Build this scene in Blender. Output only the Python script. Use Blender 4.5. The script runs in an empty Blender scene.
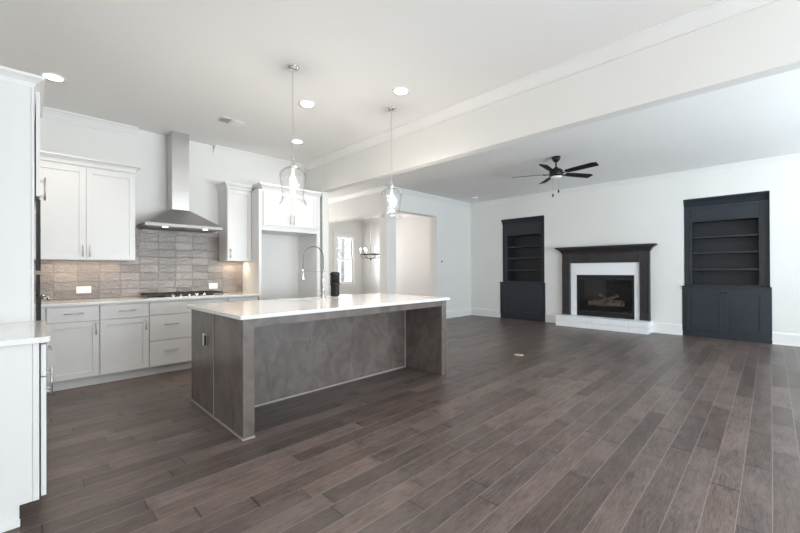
import bpy, bmesh, math, random
from mathutils import Vector, Matrix
random.seed(4)
S = bpy.context.scene
C = S.collection
PI = math.pi

# ---------------------------------------------------------------- camera
def cam():
    y, p, r = [math.radians(a) for a in (44.952, .162, -.223)]
    F = Vector((math.cos(y)*math.cos(p), math.sin(y)*math.cos(p), math.sin(p)))
    R0 = Vector((math.sin(y), -math.cos(y), 0)); U0 = R0.cross(F)
    R = R0*math.cos(r)+U0*math.sin(r); U = U0*math.cos(r)-R0*math.sin(r)
    cd = bpy.data.cameras.new('camera'); co = bpy.data.objects.new('camera', cd); C.objects.link(co)
    co.matrix_world = Matrix(((R.x, U.x, -F.x, 0), (R.y, U.y, -F.y, 0), (R.z, U.z, -F.z, 1.24), (0, 0, 0, 1)))
    cd.sensor_width = 36; cd.lens = 371.584*36/800; cd.shift_y = 2.816/800
    cd.clip_start = .05; cd.clip_end = 200
    S.camera = co
cam()

# ---------------------------------------------------------------- world, daylight, exposure
S.view_settings.view_transform = 'Standard'
S.view_settings.look = 'None'
S.view_settings.gamma = 1
S.view_settings.use_curve_mapping = False
S.view_settings.exposure = 0.06
W = bpy.data.worlds.new('sky'); S.world = W; W.use_nodes = True
bg = W.node_tree.nodes['Background']
bg.inputs[0].default_value = (.84, .92, 1, 1); bg.inputs[1].default_value = 1.4

def area(name, loc, rot, sx, sy, power, col):
    l = bpy.data.lights.new(name, 'AREA'); l.shape = 'RECTANGLE'; l.size = sx; l.size_y = sy
    l.energy = power; l.color = col
    o = bpy.data.objects.new(name, l); C.objects.link(o); o.location = loc; o.rotation_euler = rot
    return o
PEND = 13   # watts of each pendant bulb
CANS = 37
DAY = (.86, .93, 1)
# daylight arriving through the windows in the right-hand wall, the rear wall and the dining room
# area lamps stand in for it, most tilted up to brighten the ceilings
def up(a): return math.radians(a)
area('daylight_living', (5.3, -4.35, 1.15), (PI/2+up(56), 0, 0), 3.4, 1.8, 450, (.79, .92, 1))
area('daylight_kitchen', (2.1, -4.35, 1.2), (PI/2+up(50), 0, 0), 2.3, 1.9, 265, (.90, .96, 1))
area('daylight_rear', (-4.4, -1.9, 1.35), (0, -PI/2-up(32), 0), 2.0, 3.6, 115, (1, .985, .96))
area('daylight_dining', (7.9, 10.95, 1.6), (-PI/2, 0, 0), .74, 1.6, 100, (.97, .97, 1))
area('daylight_hall', (4.6, 9.78, 1.5), (-PI/2-.2, 0, 0), 1.5, 1.7, 60, (1, .95, .90))

# ---------------------------------------------------------------- materials
class NT:
    def __init__(s, m): s.t = m.node_tree; s.n = s.t.nodes; s.l = s.t.links
    def node(s, typ, ins=None, **kw):
        n = s.n.new(typ)
        for k, v in kw.items(): setattr(n, k, v)
        for k, v in (ins or {}).items():
            if hasattr(v, 'is_linked') or isinstance(v, bpy.types.NodeSocket): s.l.new(v, n.inputs[k])
            else: n.inputs[k].default_value = v
        return n
    def m(s, op, a, b=0.0, c=0.0):
        return s.node('ShaderNodeMath', {0: a, 1: b, 2: c}, operation=op).outputs[0]
def mat(name, col, rough=.5, metal=0, spec=.5, coat=0, noise=0, nscale=8, bump=0, bscale=60, trans=0, ior=1.45, stretch=None, aniso=None):
    m = bpy.data.materials.new(name); m.use_nodes = True; q = NT(m); b = q.n['Principled BSDF']
    b.inputs['Base Color'].default_value = (*col, 1); b.inputs['Roughness'].default_value = rough
    b.inputs['Metallic'].default_value = metal; b.inputs['Specular IOR Level'].default_value = spec
    b.inputs['Coat Weight'].default_value = coat; b.inputs['Transmission Weight'].default_value = trans
    b.inputs['IOR'].default_value = ior
    if noise or bump:
        tc = q.node('ShaderNodeTexCoord').outputs['Object']
        mp = q.node('ShaderNodeMapping', {0: tc, 'Scale': stretch or (1, 1, 1)}).outputs[0]
        if noise:
            n = q.node('ShaderNodeTexNoise', {'Vector': mp, 'Scale': nscale, 'Detail': 4}).outputs[0]
            r = q.node('ShaderNodeMapRange', {0: n, 1: .25, 2: .75, 3: 1-noise, 4: 1+noise}).outputs[0]
            mx = q.node('ShaderNodeVectorMath', {0: col, 3: r}, operation='SCALE').outputs[0]
            q.l.new(mx, b.inputs['Base Color'])
        if bump:
            n2 = q.node('ShaderNodeTexNoise', {'Vector': mp, 'Scale': bscale, 'Detail': 3}).outputs[0]
            q.l.new(q.node('ShaderNodeBump', {'Strength': bump, 'Distance': .002, 'Height': n2}).outputs[0], b.inputs['Normal'])
    return m
def emit(name, col, s):
    m = bpy.data.materials.new(name); m.use_nodes = True; b = m.node_tree.nodes['Principled BSDF']
    b.inputs['Base Color'].default_value = (.9, .9, .88, 1)
    b.inputs['Emission Color'].default_value = (*col, 1); b.inputs['Emission Strength'].default_value = s
    return m

M = {}
M['wall'] = mat('painted wall', (.79, .785, .765), .75, noise=.015, nscale=1.5, bump=.15, bscale=220)
M['ceiling'] = mat('ceiling paint', (.87, .865, .855), .9, noise=.01, nscale=1, bump=.1, bscale=150)
M['trim'] = mat('white trim paint', (.82, .82, .81), .4, noise=.01, nscale=3)
M['white_cab'] = mat('white cabinet lacquer', (.76, .76, .755), .32, noise=.01, nscale=2)
M['gap'] = mat('shadowed cabinet interior', (.10, .10, .10), .8)
M['quartz'] = mat('white quartz', (.83, .82, .81), .12, noise=.03, nscale=14, coat=.3)
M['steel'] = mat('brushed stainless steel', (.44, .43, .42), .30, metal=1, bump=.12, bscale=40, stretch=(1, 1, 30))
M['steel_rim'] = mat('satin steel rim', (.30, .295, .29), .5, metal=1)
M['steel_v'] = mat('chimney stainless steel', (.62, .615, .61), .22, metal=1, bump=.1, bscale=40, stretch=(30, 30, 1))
M['nickel'] = mat('brushed nickel', (.60, .58, .56), .28, metal=1)
M['chrome'] = mat('polished chrome', (.80, .80, .80), .10, metal=1)
M['black'] = mat('matte black', (.012, .012, .013), .45)
M['iron'] = mat('black cast iron', (.02, .018, .018), .5, noise=.1, bump=.3)
M['black_glass'] = mat('black glass', (.012, .013, .015), .08, coat=.5)
M['blade'] = mat('dark fan blade', (.007, .008, .008), .6, spec=.3)
M['fan_metal'] = mat('dark bronze fan housing', (.016, .017, .017), .4, metal=.3)
M['white_plastic'] = mat('white plastic', (.88, .87, .85), .35)
M['brass'] = mat('pale brass', (.80, .74, .52), .35, metal=.7)
M['white_brick'] = mat('white painted brick', (.88, .90, .92), .5, noise=.02, nscale=6, bump=.5, bscale=30)
M['firebox'] = mat('firebox black steel', (.014, .014, .016), .4)
M['firebrick'] = mat('firebox brick lining', (.045, .045, .05), .8, noise=.3, nscale=12, bump=.5, bscale=20)
M['log'] = mat('ceramic log bark', (.24, .21, .16), .9, noise=.6, nscale=14, bump=1, bscale=30)
M['log_end'] = mat('ceramic log end', (.55, .48, .30), .9, noise=.3, nscale=25)
M['bark'] = mat('tree bark', (.62, .60, .57), .9, noise=.3, nscale=8)
M['ground'] = mat('winter lawn', (.42, .42, .34), .95, noise=.3, nscale=1.5)
M['darkblue'] = mat('charcoal blue cabinet paint', (.023, .029, .038), .36, noise=.06, nscale=3)
M['darkblue_in'] = mat('charcoal brown shelf paint', (.020, .022, .027), .45, noise=.06, nscale=3)
M['bulb'] = emit('warm filament bulb', (1, .82, .60), 6)
M['can'] = emit('recessed lamp disc', (1, .96, .90), 9)
M['led'] = emit('small warm lamp', (1, .88, .70), 5)

def wood_stain(name, a, b_, rough=.42, stretch=(1, 1, .7), metal=0):
    m = bpy.data.materials.new(name); m.use_nodes = True; q = NT(m); b = q.n['Principled BSDF']
    tc = q.node('ShaderNodeTexCoord').outputs['Object']
    mp = q.node('ShaderNodeMapping', {0: tc, 'Scale': stretch}).outputs[0]
    n1 = q.node('ShaderNodeTexNoise', {'Vector': mp, 'Scale': 6, 'Detail': 6, 'Roughness': .6, 'Distortion': .9}).outputs[0]
    mp2 = q.node('ShaderNodeMapping', {0: tc, 'Scale': (60, 60, 2.5)}).outputs[0]
    n2 = q.node('ShaderNodeTexNoise', {'Vector': mp2, 'Scale': 2.5, 'Detail': 3}).outputs[0]
    f = q.m('ADD', q.m('MULTIPLY', n1, .9), q.m('MULTIPLY', n2, .1))
    cr = q.node('ShaderNodeMapRange', {0: f, 1: .35, 2: .65, 3: 0., 4: 1.}).outputs[0]
    mx = q.node('ShaderNodeMix', {0: cr, 6: (*a, 1), 7: (*b_, 1)}, data_type='RGBA').outputs[2]
    q.l.new(mx, b.inputs['Base Color']); b.inputs['Roughness'].default_value = rough
    q.l.new(q.node('ShaderNodeBump', {'Strength': .1, 'Distance': .002, 'Height': n2}).outputs[0], b.inputs['Normal'])
    return m
M['island'] = wood_stain('grey stained maple', (.108, .089, .080), (.172, .144, .129), .22)
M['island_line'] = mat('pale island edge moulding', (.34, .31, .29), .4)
M['mantel'] = wood_stain('charcoal stained mantel wood', (.019, .018, .022), (.036, .031, .034), .42)

def floor_mat():
    m = bpy.data.materials.new('grey brown wood planks'); m.use_nodes = True; q = NT(m); b = q.n['Principled BSDF']
    tc = q.node('ShaderNodeTexCoord').outputs['Object']
    sp = q.node('ShaderNodeSeparateXYZ', {0: tc}); x, y = sp.outputs[0], sp.outputs[1]
    WD = .127
    ry = q.m('DIVIDE', y, WD); row = q.m('FLOOR', ry); fy = q.m('SUBTRACT', ry, row)
    wn = q.node('ShaderNodeTexWhiteNoise', {'W': row}, noise_dimensions='1D').outputs[0]
    wn2 = q.node('ShaderNodeTexWhiteNoise', {'W': q.m('ADD', row, 77.3)}, noise_dimensions='1D').outputs[0]
    ln = q.m('ADD', .62, q.m('MULTIPLY', wn2, .75))
    # uneven board lengths: a slow wave bends the position along the row before it is cut into boards
    xo = q.m('ADD', x, q.m('MULTIPLY', wn, 9.7))
    xw = q.m('ADD', xo, q.m('MULTIPLY', q.m('SINE', q.m('MULTIPLY', xo, 2.1)), .26))
    rx = q.m('DIVIDE', xw, ln); col = q.m('FLOOR', rx); fx = q.m('SUBTRACT', rx, col)
    idv = q.node('ShaderNodeCombineXYZ', {0: row, 1: col, 2: 3.1}).outputs[0]
    pid = q.node('ShaderNodeTexWhiteNoise', {'Vector': idv}, noise_dimensions='3D')
    pr = pid.outputs[0]; pc = pid.outputs[1]
    # grain
    off = q.node('ShaderNodeVectorMath', {0: pc, 3: 37.0}, operation='SCALE').outputs[0]
    gv = q.node('ShaderNodeVectorMath', {0: tc, 1: off}, operation='ADD').outputs[0]
    g1 = q.node('ShaderNodeTexNoise', {'Vector': q.node('ShaderNodeMapping', {0: gv, 'Scale': (1.8, 15, 1)}).outputs[0], 'Scale': 2.2, 'Detail': 8, 'Roughness': .72, 'Distortion': 2.2}).outputs[0]
    g2 = q.node('ShaderNodeTexNoise', {'Vector': q.node('ShaderNodeMapping', {0: gv, 'Scale': (9, 150, 1)}).outputs[0], 'Scale': 2, 'Detail': 3}).outputs[0]
    g3 = q.node('ShaderNodeTexNoise', {'Vector': q.node('ShaderNodeMapping', {0: gv, 'Scale': (2.2, 5, 1)}).outputs[0], 'Scale': 1.6, 'Detail': 3}).outputs[0]
    kn = q.node('ShaderNodeTexVoronoi', {'Vector': q.node('ShaderNodeMapping', {0: gv, 'Scale': (1.1, 3.2, 1)}).outputs[0], 'Scale': 1.5}).outputs['Distance']
    knot = q.node('ShaderNodeMapRange', {0: kn, 1: .03, 2: .12, 3: 1., 4: 0.}).outputs[0]
    f = q.m('ADD', q.m('ADD', q.m('MULTIPLY', g1, .5), q.m('MULTIPLY', g2, .34)), q.m('MULTIPLY', g3, .28))
    f = q.node('ShaderNodeMapRange', {0: f, 1: .36, 2: .64, 3: 0., 4: 1.}).outputs[0]
    c1 = q.node('ShaderNodeMix', {0: f, 6: (.030, .021, .019, 1), 7: (.166, .122, .106, 1)}, data_type='RGBA').outputs[2]
    br = q.m('ADD', .70, q.m('MULTIPLY', pr, .58))
    c2 = q.node('ShaderNodeVectorMath', {0: c1, 3: br}, operation='SCALE').outputs[0]
    hs = q.m('MULTIPLY', q.node('ShaderNodeSeparateXYZ', {0: pc}).outputs[1], .45)
    c3 = q.node('ShaderNodeMix', {0: hs, 6: c2, 7: q.node('ShaderNodeVectorMath', {0: c2, 1: (.86, 1.0, 1.12)}, operation='MULTIPLY').outputs[0]}, data_type='RGBA').outputs[2]
    c4 = q.node('ShaderNodeMix', {0: q.m('MULTIPLY', knot, .6), 6: c3, 7: (.03, .022, .018, 1)}, data_type='RGBA').outputs[2]
    # bevel highlights painted in as pale long seams, dark end joints
    ey = q.m('MULTIPLY', q.m('MINIMUM', fy, q.m('SUBTRACT', 1., fy)), WD)
    ex = q.m('MULTIPLY', q.m('MINIMUM', fx, q.m('SUBTRACT', 1., fx)), ln)
    sy = q.node('ShaderNodeMapRange', {0: ey, 1: .0007, 2: .0022, 3: 1., 4: 0.}).outputs[0]
    sx = q.node('ShaderNodeMapRange', {0: ex, 1: .0012, 2: .0045, 3: 1., 4: 0.}).outputs[0]
    c5 = q.node('ShaderNodeMix', {0: q.m('MULTIPLY', sx, .75), 6: c4, 7: (.018, .014, .013, 1)}, data_type='RGBA').outputs[2]
    smear = q.m('MULTIPLY', q.node('ShaderNodeMapRange', {0: ex, 1: .0, 2: .07, 3: 1., 4: 0.}).outputs[0], q.node('ShaderNodeMapRange', {0: g3, 1: .48, 2: .62, 3: 0., 4: .55}).outputs[0])
    c5 = q.node('ShaderNodeMix', {0: smear, 6: c5, 7: (.022, .017, .016, 1)}, data_type='RGBA').outputs[2]
    c6 = q.node('ShaderNodeMix', {0: q.m('MULTIPLY', sy, .62), 6: c5, 7: (.36, .32, .30, 1)}, data_type='RGBA').outputs[2]
    q.l.new(c6, b.inputs['Base Color'])
    rg = q.m('ADD', .30, q.m('MULTIPLY', g1, .16)); q.l.new(rg, b.inputs['Roughness'])
    hgt = q.m('SUBTRACT', q.m('ADD', q.m('MULTIPLY', g1, .5), q.m('MULTIPLY', g2, .25)), q.m('MAXIMUM', sx, q.m('MULTIPLY', sy, .6)))
    q.l.new(q.node('ShaderNodeBump', {'Strength': .35, 'Distance': .0018, 'Height': hgt}).outputs[0], b.inputs['Normal'])
    return m
M['floor'] = floor_mat()

def tile_mat():
    m = bpy.data.materials.new('glossy handmade tile'); m.use_nodes = True; q = NT(m); b = q.n['Principled BSDF']
    tc = q.node('ShaderNodeTexCoord').outputs['Object']
    sp = q.node('ShaderNodeSeparateXYZ', {0: tc}); x, z = sp.outputs[0], sp.outputs[2]
    rz = q.m('DIVIDE', z, .102); row = q.m('FLOOR', rz); fz = q.m('SUBTRACT', rz, row)
    rx = q.m('DIVIDE', x, .204); col = q.m('FLOOR', rx); fx = q.m('SUBTRACT', rx, col)
    idv = q.node('ShaderNodeCombineXYZ', {0: row, 1: col, 2: 1.7}).outputs[0]
    pid = q.node('ShaderNodeTexWhiteNoise', {'Vector': idv}, noise_dimensions='3D')
    off = q.node('ShaderNodeVectorMath', {0: pid.outputs[1], 3: 13.0}, operation='SCALE').outputs[0]
    gv = q.node('ShaderNodeVectorMath', {0: tc, 1: off}, operation='ADD').outputs[0]
    st = q.node('ShaderNodeTexNoise', {'Vector': q.node('ShaderNodeMapping', {0: gv, 'Scale': (4, 4, 28)}).outputs[0], 'Scale': 2.5, 'Detail': 4, 'Distortion': .8}).outputs[0]
    c1 = q.node('ShaderNodeMix', {0: pid.outputs[0], 6: (.185, .158, .142, 1), 7: (.30, .262, .238, 1)}, data_type='RGBA').outputs[2]
    sc = q.node('ShaderNodeMapRange', {0: st, 1: .3, 2: .7, 3: .82, 4: 1.16}).outputs[0]
    c2 = q.node('ShaderNodeVectorMath', {0: c1, 3: sc}, operation='SCALE').outputs[0]
    ez = q.m('MULTIPLY', q.m('MINIMUM', fz, q.m('SUBTRACT', 1., fz)), .102)
    ex = q.m('MULTIPLY', q.m('MINIMUM', fx, q.m('SUBTRACT', 1., fx)), .204)
    g = q.node('ShaderNodeMapRange', {0: q.m('MINIMUM', ex, ez), 1: .0012, 2: .0024, 3: 1., 4: 0.}).outputs[0]
    c3 = q.node('ShaderNodeMix', {0: g, 6: c2, 7: (.34, .31, .285, 1)}, data_type='RGBA').outputs[2]
    q.l.new(c3, b.inputs['Base Color'])
    q.l.new(q.m('ADD', .10, q.m('MULTIPLY', g, .5)), b.inputs['Roughness'])
    wv = q.node('ShaderNodeTexNoise', {'Vector': q.node('ShaderNodeMapping', {0: gv, 'Scale': (1, 1, 1.8)}).outputs[0], 'Scale': 26, 'Detail': 2}).outputs[0]
    h = q.m('SUBTRACT', q.m('ADD', wv, q.m('MULTIPLY', st, .5)), q.m('MULTIPLY', g, .8))
    q.l.new(q.node('ShaderNodeBump', {'Strength': 1.0, 'Distance': .006, 'Height': h}).outputs[0], b.inputs['Normal'])
    return m
M['tile'] = tile_mat()
M['frost'] = mat('frosted white glass', (.9, .9, .88), .3)

def pane_mat():
    m = bpy.data.materials.new('thin window pane'); m.use_nodes = True; q = NT(m)
    t = q.node('ShaderNodeBsdfTransparent').outputs[0]; g = q.node('ShaderNodeBsdfGlossy', {'Roughness': .02}).outputs[0]
    fr = q.node('ShaderNodeFresnel', {'IOR': 1.45}).outputs[0]
    q.l.new(q.node('ShaderNodeMixShader', {0: fr, 1: t, 2: g}).outputs[0], q.n['Material Output'].inputs[0])
    return m
M['pane'] = pane_mat()
def shade_mat():
    m = bpy.data.materials.new('thin clear blown glass'); m.use_nodes = True; q = NT(m)
    t = q.node('ShaderNodeBsdfTransparent', {'Color': (.992, .994, .992, 1)}).outputs[0]; g = q.node('ShaderNodeBsdfGlossy', {'Roughness': .03}).outputs[0]
    fc = q.node('ShaderNodeLayerWeight', {'Blend': .5}).outputs['Facing']
    fr = q.m('ADD', .04, q.m('MULTIPLY', q.m('POWER', fc, 3.5), .75))
    q.l.new(q.node('ShaderNodeMixShader', {0: fr, 1: t, 2: g}).outputs[0], q.n['Material Output'].inputs[0])
    return m
M['glass'] = shade_mat()

# ---------------------------------------------------------------- mesh helpers
class MB:
    def __init__(s, T=None): s.v = []; s.f = []; s.sm = []; s.T = T
    def add(s, vs, fs, smooth=False):
        b = len(s.v)
        for p in vs: s.v.append(tuple(s.T(*p)) if s.T else tuple(p))
        for f in fs: s.f.append([i+b for i in f]); s.sm.append(smooth)
        return s
    def box(s, x0, x1, y0, y1, z0, z1):
        x0, x1 = sorted((x0, x1)); y0, y1 = sorted((y0, y1)); z0, z1 = sorted((z0, z1))
        return s.add([(x0, y0, z0), (x1, y0, z0), (x1, y1, z0), (x0, y1, z0), (x0, y0, z1), (x1, y0, z1), (x1, y1, z1), (x0, y1, z1)],
                     [(0, 3, 2, 1), (4, 5, 6, 7), (0, 1, 5, 4), (1, 2, 6, 5), (2, 3, 7, 6), (3, 0, 4, 7)])
    def loft(s, rings, smooth=False, closed=False, caps=True):
        n = len(rings[0]); vs = [p for r in rings for p in r]; fs = []
        m = len(rings)
        for i in range(m if closed else m-1):
            for j in range(n):
                a = i*n+j; b = i*n+(j+1) % n; c = ((i+1) % m)*n+(j+1) % n; d = ((i+1) % m)*n+j
                fs.append((a, b, c, d))
        if caps and not closed: fs += [tuple(range(n-1, -1, -1)), tuple(range((m-1)*n, m*n))]
        return s.add(vs, fs, smooth)
    def prism(s, pts, axis, a, b):   # polygon pts in the two other axes, extruded along axis
        def P(p, t):
            return (t, p[0], p[1]) if axis == 0 else ((p[0], t, p[1]) if axis == 1 else (p[0], p[1], t))
        return s.loft([[P(p, a) for p in pts], [P(p, b) for p in pts]])
    def lathe(s, prof, c=(0, 0, 0), n=24, caps=True, smooth=True):
        rings = [[(c[0]+r*math.cos(2*PI*k/n), c[1]+r*math.sin(2*PI*k/n), c[2]+z) for k in range(n)] for r, z in prof]
        return s.loft(rings, smooth, caps=caps)
    def tube(s, pts, r, n=8, closed=False, smooth=True):
        P = [Vector(p) for p in pts]; rings = []; m = len(P); up = None
        for i, p in enumerate(P):
            if closed: t = P[(i+1) % m]-P[i-1]
            else: t = P[min(i+1, m-1)]-P[max(i-1, 0)]
            t.normalize()
            if up is None: up = Vector((0, 0, 1)) if abs(t.z) < .9 else Vector((1, 0, 0))
            a = t.cross(up).normalized(); b = a.cross(t).normalized(); up = b
            rr = r[i] if isinstance(r, (list, tuple)) else r
            rings.append([tuple(p+a*math.cos(2*PI*k/n)*rr+b*math.sin(2*PI*k/n)*rr) for k in range(n)])
        return s.loft(rings, smooth, closed=closed)
    def sphere(s, c, r, n=14, sz=1):
        pr = [(max(r*math.sin(PI*i/10), 1e-4), -r*math.cos(PI*i/10)*sz) for i in range(11)]
        return s.lathe(pr, c, n)
    def build(s, name, m, parent=None, bevel=.0012, label=None):
        me = bpy.data.meshes.new(name); off = Vector(parent_origin(parent)) if parent else Vector((0, 0, 0))
        if not parent:
            xs, ys, zs = zip(*s.v); off = Vector(((min(xs)+max(xs))/2, (min(ys)+max(ys))/2, min(zs)))
            if name in KEEP0: off = Vector((0, 0, 0))
        me.from_pydata([tuple(Vector(p)-off) for p in s.v], [], s.f); me.update()
        bm = bmesh.new(); bm.from_mesh(me); bmesh.ops.recalc_face_normals(bm, faces=bm.faces); bm.to_mesh(me); bm.free()
        me.polygons.foreach_set('use_smooth', s.sm)
        me.materials.append(M[m] if isinstance(m, str) else m)
        o = bpy.data.objects.new(name, me); C.objects.link(o)
        if parent: o.parent = parent
        else: o.location = off
        if bevel and not all(s.sm):
            bv = o.modifiers.new('bevel', 'BEVEL'); bv.width = bevel; bv.segments = 1; bv.limit_method = 'ANGLE'; bv.angle_limit = math.radians(40)
        if label: o['label'] = label
        return o
KEEP0 = {'floor', 'backsplash'}
ORI = {}
def parent_origin(p):
    return ORI[p.name]
def thing(name, label, cat, loc, group=None):
    o = bpy.data.objects.new(name, None); C.objects.link(o); o.location = loc; o.empty_display_size = .1
    o['label'] = label; o['category'] = cat
    if group: o['group'] = group
    ORI[o.name] = tuple(loc); return o
def sub(o, parent):            # register a part so that it can carry sub-parts
    ORI[o.name] = parent_origin(parent); return o
def tag(o, label, cat, group=None):
    o['label'] = label; o['category'] = cat
    if group: o['group'] = group
    return o
def struct(o): o['kind'] = 'structure'; return o
def copy_tree(root, loc, label):
    r = root.copy(); C.objects.link(r); r.location = loc; r['label'] = label
    for ch in list(root.children):
        c = ch.copy(); C.objects.link(c); c.parent = r
        for g in ch.children:
            d = g.copy(); C.objects.link(d); d.parent = c
    return r

# ---------------------------------------------------------------- the room
ZC = 3.07; KY = 5.76; FX = 8.70; LY = 5.90; HX = 5.51; DY = 10.65
BX0, BX1, ZB = 3.41, 3.53, 2.537
struct(MB().box(-4.3, 9.6, -4.3, 10.9, -.1, 0).build('floor', 'floor', bevel=0))
struct(MB().box(-4.3, 9.6, -4.3, 10.9, ZC, ZC+.1).build('ceiling', 'ceiling', bevel=0))
struct(MB().box(-.75, BX1, KY, KY+.14, 0, ZC).build('wall_kitchen', 'wall', bevel=0))
struct(MB().box(BX0, BX1, 5.19, KY, 0, ZC).build('wall_stub', 'wall', bevel=.003))
struct(MB().box(-.75, -.62, 2.56, KY, 0, ZC).build('wall_left', 'wall', bevel=0))
struct(MB().box(-4.2, -.75, 2.56, 2.68, 0, ZC).build('wall_left_return', 'wall', bevel=0))
struct(MB().box(BX0, BX1, -4.1, 5.19, ZB, ZC).build('wall_header', 'wall', bevel=.003))
# hall beyond the kitchen, dining room behind
struct(MB().box(BX1-.14, BX1, KY+.14, 9.6, 0, ZC).build('wall_hall_left', 'wall', bevel=0))
ha = MB().box(HX, HX+.24, 6.14, 8.7, 2.52, ZC).box(HX, HX+.24, 8.7, 9.74, 0, ZC)
struct(ha.build('wall_hall_right', 'wall', bevel=0))
struct(MB().box(HX, 5.79, LY, 6.14, 0, ZC).build('wall_corner_pier', 'wall', bevel=.004))
hb = MB().box(5.79, 7.226, LY, 6.13, 2.585, ZC).box(7.226, FX, LY, 6.13, 0, ZC)
struct(hb.build('wall_dining_opening', 'wall', bevel=0))
eh = MB().box(BX1, 3.75, 9.6, 9.74, 0, ZC).box(5.4, HX, 9.6, 9.74, 0, ZC).box(3.75, 5.4, 9.6, 9.74, 2.4, ZC).box(3.75, 5.4, 9.6, 9.74, 0, .6)
struct(eh.build('wall_hall_end', 'wall', bevel=0))
# fireplace wall with two niches
N1, N2 = 3.82, .01       # lower Y of each niche
NW = 1.155; NZ = 2.545
fw = MB()
def seg(y0, y1, z0, z1): fw.box(FX, FX+.42, y0, y1, z0, z1)
seg(-4.1, N2-.02, 0, .935); seg(N2+NW+.02, 1.955, 0, .935); seg(3.065, N1-.02, 0, .935); seg(1.955, 3.065, 0, .33); seg(1.955, 3.065, 1.055, NZ); seg(N1+NW+.02, LY+.23, 0, .935)
seg(-4.1, N2, .935, NZ); seg(N2+NW, 1.955, .935, NZ); seg(3.065, N1, .935, NZ); seg(N1+NW, LY+.23, .935, NZ)
seg(-4.1, LY+.23, NZ, ZC)
fw.box(FX+.42, FX+.5, -4.1, LY+.23, 0, ZC)
struct(fw.build('wall_fireplace', 'wall', bevel=0))
struct(MB().box(FX, FX+.15, LY+.23, DY, 0, ZC).build('wall_dining_right', 'wall', bevel=0))
# dining window wall
wx0, wx1, wz0, wz1 = 7.53, 8.27, .80, 2.43
dw = MB().box(HX+.24, wx0, DY, DY+.15, 0, ZC).box(wx1, FX+.15, DY, DY+.15, 0, ZC).box(wx0, wx1, DY, DY+.15, 0, wz0).box(wx0, wx1, DY, DY+.15, wz1, ZC)
struct(dw.build('wall_dining_window', 'wall', bevel=0))
struct(MB().box(HX+.1, HX+.24, 9.74, DY+.15, 0, ZC).build('wall_dining_left', 'wall', bevel=0))
# right-hand wall and rear wall, each with tall window openings that light the rooms
def win_wall(name, axis, pos, lo, hi, openings, z0=.55, z1=2.55, t=.15):
    b = MB(); e = lo
    def bx(a, c, p, q):
        if axis == 1: b.box(a, c, pos-t, pos, p, q)
        else: b.box(pos-t, pos, a, c, p, q)
    for (a, c) in openings:
        bx(e, a, 0, ZC); bx(a, c, 0, z0); bx(a, c, z1, ZC); e = c
    bx(e, hi, 0, ZC)
    struct(b.build(name, 'wall', bevel=0))
OPR = [(-1.6, -.2), (.9, 3.3), (4.0, 5.5), (5.7, 7.2)]
OPB = [(-3.8, -2.1), (-1.8, 0.0)]
win_wall('wall_right', 1, -4.1, -4.35, FX+.5, OPR, z0=.35)
win_wall('wall_rear', 0, -4.2, -4.1, 2.68, OPB)
k = 2
def window_frame(axis, pos, a, c, z0, z1):
    global k
    f = MB()
    def bx(p, q, r, s_, d0=-.11, d1=-.05):
        if axis == 1: f.box(p, q, pos+d0, pos+d1, r, s_)
        else: f.box(pos+d0, pos+d1, p, q, r, s_)
    bx(a, a+.05, z0, z1); bx(c-.05, c, z0, z1); bx(a+.05, c-.05, z0, z0+.06); bx(a+.05, c-.05, z1-.05, z1)
    bx(a+.05, c-.05, (z0+z1)/2-.02, (z0+z1)/2+.02); bx((a+c)/2-.02, (a+c)/2+.02, z0+.06, (z0+z1)/2-.02); bx((a+c)/2-.02, (a+c)/2+.02, (z0+z1)/2+.02, z1-.05)
    struct(f.build('window_%d' % k, 'trim', bevel=0)); k += 1
for a, c in OPR: window_frame(1, -4.1, a, c, .35, 2.55)
for a, c in OPB: window_frame(0, -4.2, a, c, .55, 2.55)
# the dining room window seen in the photo: casing, two sashes, panes, sill
cs = MB()
cs.box(wx0-.09, wx0, DY-.02, DY, wz0-.02, wz1+.0).box(wx1, wx1+.09, DY-.02, DY, wz0-.02, wz1)
cs.box(wx0-.10, wx1+.10, DY-.025, DY, wz1, wz1+.11).box(wx0-.12, wx1+.12, DY-.045, DY, wz1+.11, wz1+.14)
w1 = struct(cs.build('window_1', 'trim', bevel=.003)); ORI[w1.name] = tuple(w1.location)
sa = MB()
mz = (wz0+wz1)/2
for (z0, z1, y0) in ((wz0, mz+.02, DY+.04), (mz-.02, wz1, DY+.08)):
    sa.box(wx0, wx0+.05, y0, y0+.035, z0, z1).box(wx1-.05, wx1, y0, y0+.035, z0, z1).box(wx0+.05, wx1-.05, y0, y0+.035, z0, z0+.05).box(wx0+.05, wx1-.05, y0, y0+.035, z1-.04, z1)
sa.build('window_sash', 'trim', w1)
MB().box(wx0-.13, wx1+.13, DY-.06, DY+.04, wz0-.05, wz0-.021).box(wx0-.09, wx1+.09, DY-.02, DY, wz0-.14, wz0-.05).build('window_sill', 'trim', w1)
MB().box(wx0+.05, wx1-.05, DY+.055, DY+.059, wz0+.05, mz-.02).build('window_pane', 'pane', w1, bevel=0)
MB().box(wx0+.05, wx1-.05, DY+.095, DY+.099, mz+.03, wz1-.04).build('window_pane', 'pane', w1, bevel=0)
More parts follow.
